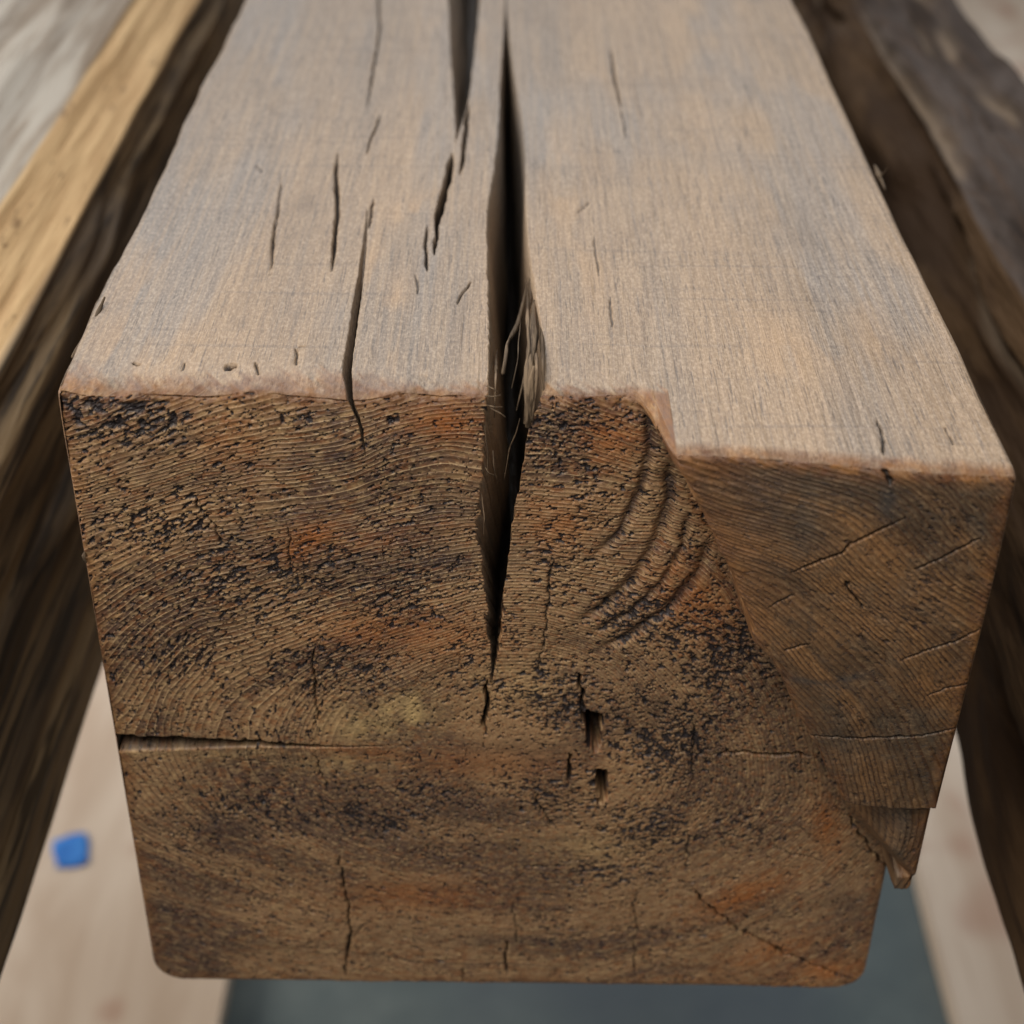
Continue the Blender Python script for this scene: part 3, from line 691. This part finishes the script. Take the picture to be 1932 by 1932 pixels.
amber = amber * np.where(isF, .85, 1.15 * sstep(-.35, .25, fbm(X * 150, Y * 34, seed=253, octv=3)))
amber = np.clip(amber, 0, 1)
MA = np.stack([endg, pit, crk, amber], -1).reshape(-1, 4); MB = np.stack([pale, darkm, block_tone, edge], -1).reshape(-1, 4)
MC = np.stack([phase, bigv, midv, g1v], -1).reshape(-1, 4)

beam = empty('timber_beam', 'cracked brown squared timber filling the middle, its end grain facing the viewer', 'beam', (0.0, 0.3, ZB))
faces = grid_faces(NX, NV)
isblk = ((Dg / D0) > .30).ravel()
fb = isblk[faces].all(1) & ((Y.ravel()[faces] < -.0005).all(1)) & (Z.ravel()[faces] > ZS - .0005).all(1)
isfr = ((Dg > .004) & (Z <= ZS - .0005) & isF).ravel(); ff = isfr[faces].all(1) & ~fb
flatv = VERT.reshape(-1, 3)
body_parts = {'body': faces[~fb & ~ff], 'corner_block': faces[fb], 'broken_chip': faces[ff]}
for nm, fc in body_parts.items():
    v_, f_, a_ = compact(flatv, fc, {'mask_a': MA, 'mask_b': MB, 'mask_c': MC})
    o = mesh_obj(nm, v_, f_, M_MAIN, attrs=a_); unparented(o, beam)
    if nm == 'corner_block': o['label'] = 'smooth sawn corner standing proud of the rough end grain'
    if nm == 'broken_chip': o['label'] = 'broken flake below the proud corner'

# sides, underside and back end, coarser, joined along the same lines
def side_sheet(xc, flip):
    zz = zs[::3]; zz = zz if zz[-1] == 0 else np.append(zz, 0.0); yy = ys[::2]; yy = yy if yy[-1] == ys[-1] else np.append(yy, ys[-1])
    ZZ, YY = np.meshgrid(zz, yy, indexing='ij'); XX = np.full(ZZ.shape, xc)
    x, y, z, D, e = shape(XX, YY, ZZ); x = x + edge_wander(x, y, z)
    x = x + (1 if xc > 0 else -1) * .0006 * fbm(y * 25, z * 160, seed=251, octv=3) * sstep(0, .012, np.minimum(np.minimum(YY, -ZZ), ZZ - ZB))
    V_ = np.stack([x, y, z], -1).reshape(-1, 3); f_ = grid_faces(*ZZ.shape)
    if flip: f_ = f_[:, ::-1]
    n_ = len(V_); ma = np.zeros((n_, 4)); mb = np.zeros((n_, 4)); ma[:, 3] = .15
    mb[:, 1] = .35
    mb[:, 3] = (sstep(.004, .001, YY + D * 0) * .7).ravel()
    return V_, f_, ma, mb
def bottom_sheet():
    xx = np.concatenate([xs[xtag[:, 0] < 0][::4], [X1]]); yy = np.append(ys[::4], ys[-1])
    XX, YY = np.meshgrid(xx, yy, indexing='ij'); x, y, z, D, e = shape(XX, YY, np.full(XX.shape, ZB))
    V_ = np.stack([x, y, z], -1).reshape(-1, 3); n_ = len(V_)
    return V_, grid_faces(*XX.shape)[:, ::-1], np.zeros((n_, 4)), np.tile([0, .35, 0, 0], (n_, 1))
def back_sheet():
    xx = np.linspace(X0, X1, 9); zz = np.linspace(ZB, 0, 9); XX, ZZ = np.meshgrid(xx, zz, indexing='ij')
    x, y, z, D, e = shape(XX, np.full(XX.shape, YEND), ZZ); V_ = np.stack([x, y, z], -1).reshape(-1, 3); n_ = len(V_)
    return V_, grid_faces(9, 9)[:, ::-1], np.tile([1, 0, 0, 0], (n_, 1)), np.zeros((n_, 4))
vs, fs, mas, mbs, off = [], [], [], [], 0
for V_, f_, ma, mb in (side_sheet(X0, False), side_sheet(X1, True), bottom_sheet(), back_sheet()):
    vs.append(V_); fs.append(f_ + off); mas.append(ma); mbs.append(mb); off += len(V_)
FV = np.concatenate(vs); fx_, fy_, fz_ = FV.T
FC = np.stack([880 * (np.hypot(squash(fx_ - PITH[0]), fz_ - PITH[1]) + .003 * fbm(fx_ * 24, fz_ * 24, fy_ * 5, seed=401, octv=2)), .5 + .2 * fbm(fx_ * 38, fz_ * 38, fy_ * 14, seed=407), .5 + .2 * fbm(fx_ * 260, fz_ * 260, fy_ * 60, seed=409), .5 + .2 * fbm(fx_ * 34, fz_ * 34, fy_ * 12, seed=411)], -1)
o = mesh_obj('flank', FV, np.concatenate(fs), M_MAIN, attrs={'mask_a': np.concatenate(mas), 'mask_b': np.concatenate(mbs), 'mask_c': FC}); unparented(o, beam)

# splinters and fibres: tapered, bent slivers --------------------------------
def sliver(name, pts, wid, thick, mat, parent, seed=0, taper=(.15, .3), up=(0, -.6, .8)):
    pts = np.array(pts, float); n = 14
    s = np.linspace(0, 1, n); seg = np.concatenate([[0], np.cumsum(np.linalg.norm(np.diff(pts, axis=0), axis=1))]); seg /= seg[-1]
    C = np.stack([np.interp(s, seg, pts[:, i]) for i in range(3)], 1)
    C = np.concatenate([C[:1], (C[:-2] + 2 * C[1:-1] + C[2:]) / 4, C[-1:]])
    L = np.linalg.norm(C[-1] - C[0]); rs = np.random.default_rng(seed)
    C += .006 * L * np.stack([np.interp(s, np.linspace(0, 1, 5), rs.normal(size=5)) for _ in range(3)], 1)
    T = np.gradient(C, axis=0); T /= np.linalg.norm(T, axis=1)[:, None]
    U = np.array(up, float)[None] + 0 * T; S = np.cross(T, U); S /= np.linalg.norm(S, axis=1)[:, None]; U = np.cross(S, T)
    w = wid * (np.interp(s, [0, .35, 1], [taper[0], 1, taper[1]])) * (1 + .15 * rs.normal(size=n))
    h = thick * np.interp(s, [0, .3, 1], [taper[0], 1, taper[1]])
    prof = [(-1, -.2), (-.55, .75), (.1, 1), (.8, .5), (1, -.3), (.1, -.9)]
    V_ = np.concatenate([C + S * (w * a)[:, None] + U * (h * b)[:, None] for a, b in prof]).reshape(6, n, 3)
    f_ = []
    for i in range(6):
        for j in range(n - 1):
            f_.append((i * n + j, ((i + 1) % 6) * n + j, ((i + 1) % 6) * n + j + 1, i * n + j + 1))
    for j, rev in ((0, True), (n - 1, False)):
        a = [i * n + j for i in range(6)]; a = a[::-1] if rev else a
        f_.append((a[0], a[1], a[2], a[3])); f_.append((a[0], a[3], a[4], a[5]))
    o = mesh_obj(name, V_.reshape(-1, 3), f_, mat); unparented(o, parent); return o
def at(px, py, y): return on(px, py, 1, y)
def att(px, py, z): return on(px, py, 2, z)
sliver('splinter', [att(996, 520, -.012), att(978, 600, -.009), at(952, 678, .006), at(945, 704, .003)], .0006, .0006, M_IN, beam, 1, (.3, .7))
sliver('splinter', [att(1008, 570, -.004), at(1005, 690, .005), at(998, 740, .002), at(988, 800, -.0006)], .0012, .0008, M_IN, beam, 2, (.25, .75))
sliver('splinter', [at(1006, 690, .0042), at(1001, 745, .0012), at(996, 806, .0000)], .0009, .0008, M_IN, beam, 3, (.3, .7))
sliver('splinter', [att(1004, 500, -.008), att(1000, 545, -.007), att(995, 610, -.006)], .0007, .0007, M_IN, beam, 4, (.2, .3))
sliver('splinter', [att(1020, 610, -.002), at(1027, 695, .006), at(1025, 770, .003)], .0007, .0009, M_IN, beam, 7, (.2, .4))
sliver('splinter', [att(1000, 545, -.007), at(1000, 680, .007), at(990, 745, .003), at(982, 775, .001)], .0006, .0007, M_IN, beam, 8, (.2, .3))
sliver('splinter', [att(1012, 600, -.004), at(1012, 700, .004), at(1006, 760, .001), at(1001, 795, .000)], .0006, .0008, M_IN, beam, 9, (.2, .5))
sliver('fibre', [att(985, 600, -.008), at(975, 690, .006), at(966, 730, .004)], .0002, .0002, M_IN, beam, 10)
sliver('splinter', [att(940, 660, -.012), at(934, 720, .006), at(930, 790, .004)], .0005, .0005, M_IN, beam, 5)
sliver('fibre', [at(980, 790, .004), at(962, 850, .006), at(950, 905, .006)], .0002, .0002, M_IN, beam, 6)
for i, (a, b, c) in enumerate([((918, 728), (930, 733), (942, 740)), ((915, 747), (930, 748), (945, 745)), ((915, 764), (932, 768), (948, 768)), ((925, 770), (945, 780), (955, 788)),
                               ((914, 880), (922, 892), (936, 898)), ((930, 850), (932, 880), (938, 905)), ((916, 800), (920, 850), (918, 900)), ((908, 930), (914, 980), (912, 1010))]):
    sliver('fibre', [at(*a, .001), at(*b, -.0010), at(*c, -.0004)], .00016, .00016, M_IN, beam, 20 + i, (.9, .4))
# chips lifting from the long edges
def att(px, py, z): return on(px, py, 2, z)
sliver('splinter', [att(225, 520, -.001), att(196, 565, -.002), att(172, 612, -.003), att(140, 672, -.004)], .0011, .0011, M_IN, beam, 40, (.15, .5), (0, 0, 1))
sliver('splinter', [att(198, 560, .002), att(190, 580, .0002), att(172, 618, -.001)], .0006, .0006, M_IN, beam, 41, (.3, .4), (0, 0, 1))
sliver('splinter', [att(298, 380, -.001), att(280, 420, -.001), att(262, 460, -.002)], .0008, .0008, M_IN, beam, 42, (.15, .3), (0, 0, 1))
sliver('splinter', [att(1650, 312, -.0005), att(1662, 338, -.001), att(1672, 358, -.0015)], .0009, .0009, M_IN, beam, 43, (.3, .3), (0, 0, 1))
sliver('fibre', [att(1660, 335, 0), att(1668, 325, .002), att(1674, 316, .004)], .0002, .0002, M_IN, beam, 44, (.9, .3), (0, 0, 1))
sliver('splinter', [at(160, 1040, 0), at(158, 1052, -.001), at(163, 1062, -.0008)], .0006, .0005, M_IN, beam, 45)

# ------------------------------------------------------------------ neighbouring timbers
def timber(name, label, x0, x1, z0, z1, y0, y1, mat, prof, relief_fn, part_split):
    """long beam swept along y from a cross-section polyline (x, z, role); relief from noise"""
    pr = np.array([(a, b) for a, b, _ in prof]); role = np.array([c for *_, c in prof], float)
    seg = np.concatenate([[0], np.cumsum(np.hypot(*np.diff(pr, axis=0).T))]); n = int(seg[-1] / .0016)
    s = np.linspace(0, seg[-1], n); PX = np.interp(s, seg, pr[:, 0]); PZ = np.interp(s, seg, pr[:, 1])
    k = np.clip(np.searchsorted(seg, s, side='right') - 1, 0, len(role) - 2); RL = role[k]
    nxx = np.gradient(PZ); nzz = -np.gradient(PX); l = np.hypot(nxx, nzz); nxx, nzz = nxx / l, nzz / l
    for _ in range(3):
        nxx[1:-1] = (nxx[:-2] + 2 * nxx[1:-1] + nxx[2:]) / 4; nzz[1:-1] = (nzz[:-2] + 2 * nzz[1:-1] + nzz[2:]) / 4
    yy = np.linspace(y0, y1, int((y1 - y0) / .0028))
    S, Yv = np.meshgrid(s, yy, indexing='ij'); h, worn, dx = relief_fn(S, Yv, RL[:, None] + 0 * Yv, seg)
    V_ = np.stack([PX[:, None] + nxx[:, None] * h + dx, Yv, PZ[:, None] + nzz[:, None] * h], -1)
    ma = np.zeros(V_.shape[:2] + (4,)); ma[..., 1] = worn; ma[..., 2] = (RL == 2)[:, None]  # worn edge on the left timber, painted ledge highlights on the right
    root = empty(name, label, 'beam', (.5 * (x0 + x1), .5 * (y0 + y1), z0))
    f_ = grid_faces(n, len(yy)); mid = (f_ // len(yy)).max(1)
    rl = RL[np.clip(mid, 0, n - 1)]
    for pname, roles in part_split:
        sel = np.isin(rl, roles); v2, f2, a2 = compact(V_.reshape(-1, 3), f_[sel], {'mask_a': ma.reshape(-1, 4)})
        unparented(mesh_obj(pname, v2, f2, mat, attrs=a2), root)
    for ye, nm in ((0, 0), (len(yy) - 1, 1)):
        ring = V_[:, ye]; c = ring.mean(0); vv_ = np.concatenate([ring, [c]]); m = len(ring)
        idx = np.arange(m); tri = np.stack([idx, (idx + 1) % m, np.full(m, m)], 1); tri = tri if nm else tri[:, ::-1]
        unparented(mesh_obj('end_grain', vv_, tri, mat, attrs={'mask_a': np.tile([0, 0, 1, 0], (m + 1, 1))}, smooth=False), root)
    return root

LX = -0.1580
def rel_left(S, Yv, RL, seg):
    base = fbm(S * 70, Yv * 4, seed=301, octv=4) * .0010 + fbm(S * 300, Yv * 14, seed=303, octv=2) * .0005
    side = (RL == 2)
    gro = sstep(.1, .5, fbm(S * 90, Yv * 2.4, seed=305, octv=3)) * .0036 + sstep(.3, .6, fbm(S * 45, Yv * 2.0, seed=306, octv=2)) * .004
    h = base - np.where(side, gro, 0) - np.where(RL == 0, sstep(.1, .9, fbm(S * 30, Yv * 4, seed=307, octv=3)) * .003, 0)
    worn = np.where(RL == 1, 1.0, 0.0)
    worn = np.clip(worn, 0, 1)
    dx = np.where(RL >= 0, .0010 * fbm(Yv * 9, Yv * 0, seed=309, octv=3), 0)
    return h, worn, dx
timber('weathered_timber', 'weathered timber with pale grey top and yellow worn edge, left of the cracked beam', -.42, LX, ZB, -.048, -.33, .75, wood_left(),
       [(-.42, ZB, 0), (-.42, -.042, 0), (-.1690, -.040, 1), (-.1520, -.0560, 2), (-.1490, -.10, 2), (-.1440, ZB, 3), (-.42, ZB, 3)], rel_left,
       [('body', (0, 2, 3)), ('worn_edge', (1,))])
def rel_right(S, Yv, RL, seg):
    h = fbm(S * 30, Yv * 9, seed=321, octv=4) * .0040 + fbm(S * 120, Yv * 16, seed=323, octv=3) * .0014
    sw = S + .0075 * fbm(Yv * 7, S * 10, seed=325, octv=3) + .002 * fbm(Yv * 40, S * 20, seed=326, octv=2)
    h = h * .6; worn = 0 * h
    for ds, hh, sd in ((-.040, -.006, 341), (-.023, .005, 342), (-.006, -.007, 343), (.012, -.008, 344), (.040, .006, 345), (.075, -.006, 346)):
        on_ = sstep(-.25, .15, fbm(Yv * 5, Yv * 0 + sd, seed=sd, octv=2))
        e_ = sw - (seg[2] + ds); h = h + hh * on_ * sstep(-.0016, .0016, e_) * sstep(.03, .012, e_)
        worn = np.maximum(worn, on_ * np.exp(-((e_ + .003 * np.sign(hh)) / .0028) ** 2) * sstep(-.3, .4, fbm(Yv * 22, S * 60, seed=sd + 9, octv=2)) * (.85 if ds < .02 else .25))  # highlights painted along the ledge edges, not wear
    dx = .0022 * fbm(Yv * 9, S * 4, seed=327, octv=3)
    return h, worn, dx
RX = 0.150
timber('hewn_timber', 'dark rough hewn timber with ragged grey top, right of the cracked beam', RX, .228, ZB, -.05, -.33, .75, wood_right(),
       [(.226, ZB, 0), (.222, -.060, 0), (.170, -.062, 2), (.158, -.082, 2), (.152, -.12, 2), (RX, ZB, 3), (.226, ZB, 3)], rel_right,
       [('body', (0, 2, 3))])

# ------------------------------------------------------------------ boards and tape on the floor
M_PLY = ply()
def board(label, x0, x1, y0, y1, z):
    nx, ny = 24, 80; th_ = .018
    gx = np.linspace(x0, x1, nx); gy = np.linspace(y0, y1, ny); GX, GY = np.meshgrid(gx, gy, indexing='ij')
    ex = .0008 * fbm(GY * 8, GY * 0, seed=int(abs(x0) * 1000) % 97, octv=2)
    tp = np.stack([GX + ex, GY, z + .0006 * vnoise(GX * 12, GY * 6)], -1).reshape(-1, 3)
    bt = tp.copy(); bt[:, 2] = z - th_
    f_ = [grid_faces(nx, ny), grid_faces(nx, ny, nx * ny)[:, ::-1]]
    i = np.arange(nx * ny).reshape(nx, ny); k = nx * ny
    for l, rev in ((i[0], 1), (i[-1], 0), (i[:, 0], 0), (i[:, -1], 1)):
        q = np.stack([l[:-1], l[1:], l[1:] + k, l[:-1] + k], 1); f_.append(q[:, ::-1] if not rev else q)
    o = mesh_obj('sheathing_board', np.concatenate([tp, bt]), np.concatenate(f_), M_PLY, smooth=False)
    o['label'] = label; o['category'] = 'board'; o['group'] = 'pale boards lying on the floor'; return o
BZ = FLZ + .0185
xl = on(425, 1870, 2, BZ)[0]; xr = on(1775, 1800, 2, BZ)[0]; xr2 = on(1878, 1800, 2, BZ)[0]
board('pale knotty board on the floor at lower left, holding the blue tape', xl - .60, xl, -.5, 2.2, BZ)
board('pale pinkish board on the floor at lower right, under the dark hewn timber', xr, xr + 1.6, -.5, 3.6, BZ)
tc = on(135, 1608, 2, BZ); w, h = .0115, .0110
tv = []
for i in range(7):
    for j in range(7):
        u, q = (i / 6 - .5) * 2, (j / 6 - .5) * 2
        a = .3; x_ = u * w * (1 + .08 * math.sin(3 * q + .6)); y_ = q * h * 1.35 * (1 + .07 * math.sin(3 * u + 1))
        tv.append((tc[0] + x_ * math.cos(a) - y_ * math.sin(a), tc[1] + x_ * math.sin(a) + y_ * math.cos(a), BZ + .0014 + .0008 * max(0, u * q) + .0003 * math.sin(3 * u + q)))
n7 = 49; tv2 = tv + [(a, b, c - .0004) for a, b, c in tv]
tf = np.concatenate([grid_faces(7, 7), grid_faces(7, 7, 49)[:, ::-1]])
ix = np.arange(49).reshape(7, 7); sf = []
for l, rev in ((ix[0], 1), (ix[-1], 0), (ix[:, 0], 0), (ix[:, -1], 1)):
    q = np.stack([l[:-1], l[1:], l[1:] + 49, l[:-1] + 49], 1); sf.append(q if rev else q[:, ::-1])
o = mesh_obj('tape_scrap', np.array(tv2), np.concatenate([tf] + sf), tape())
o['label'] = 'small scrap of bright blue tape on the pale floor board'; o['category'] = 'tape'
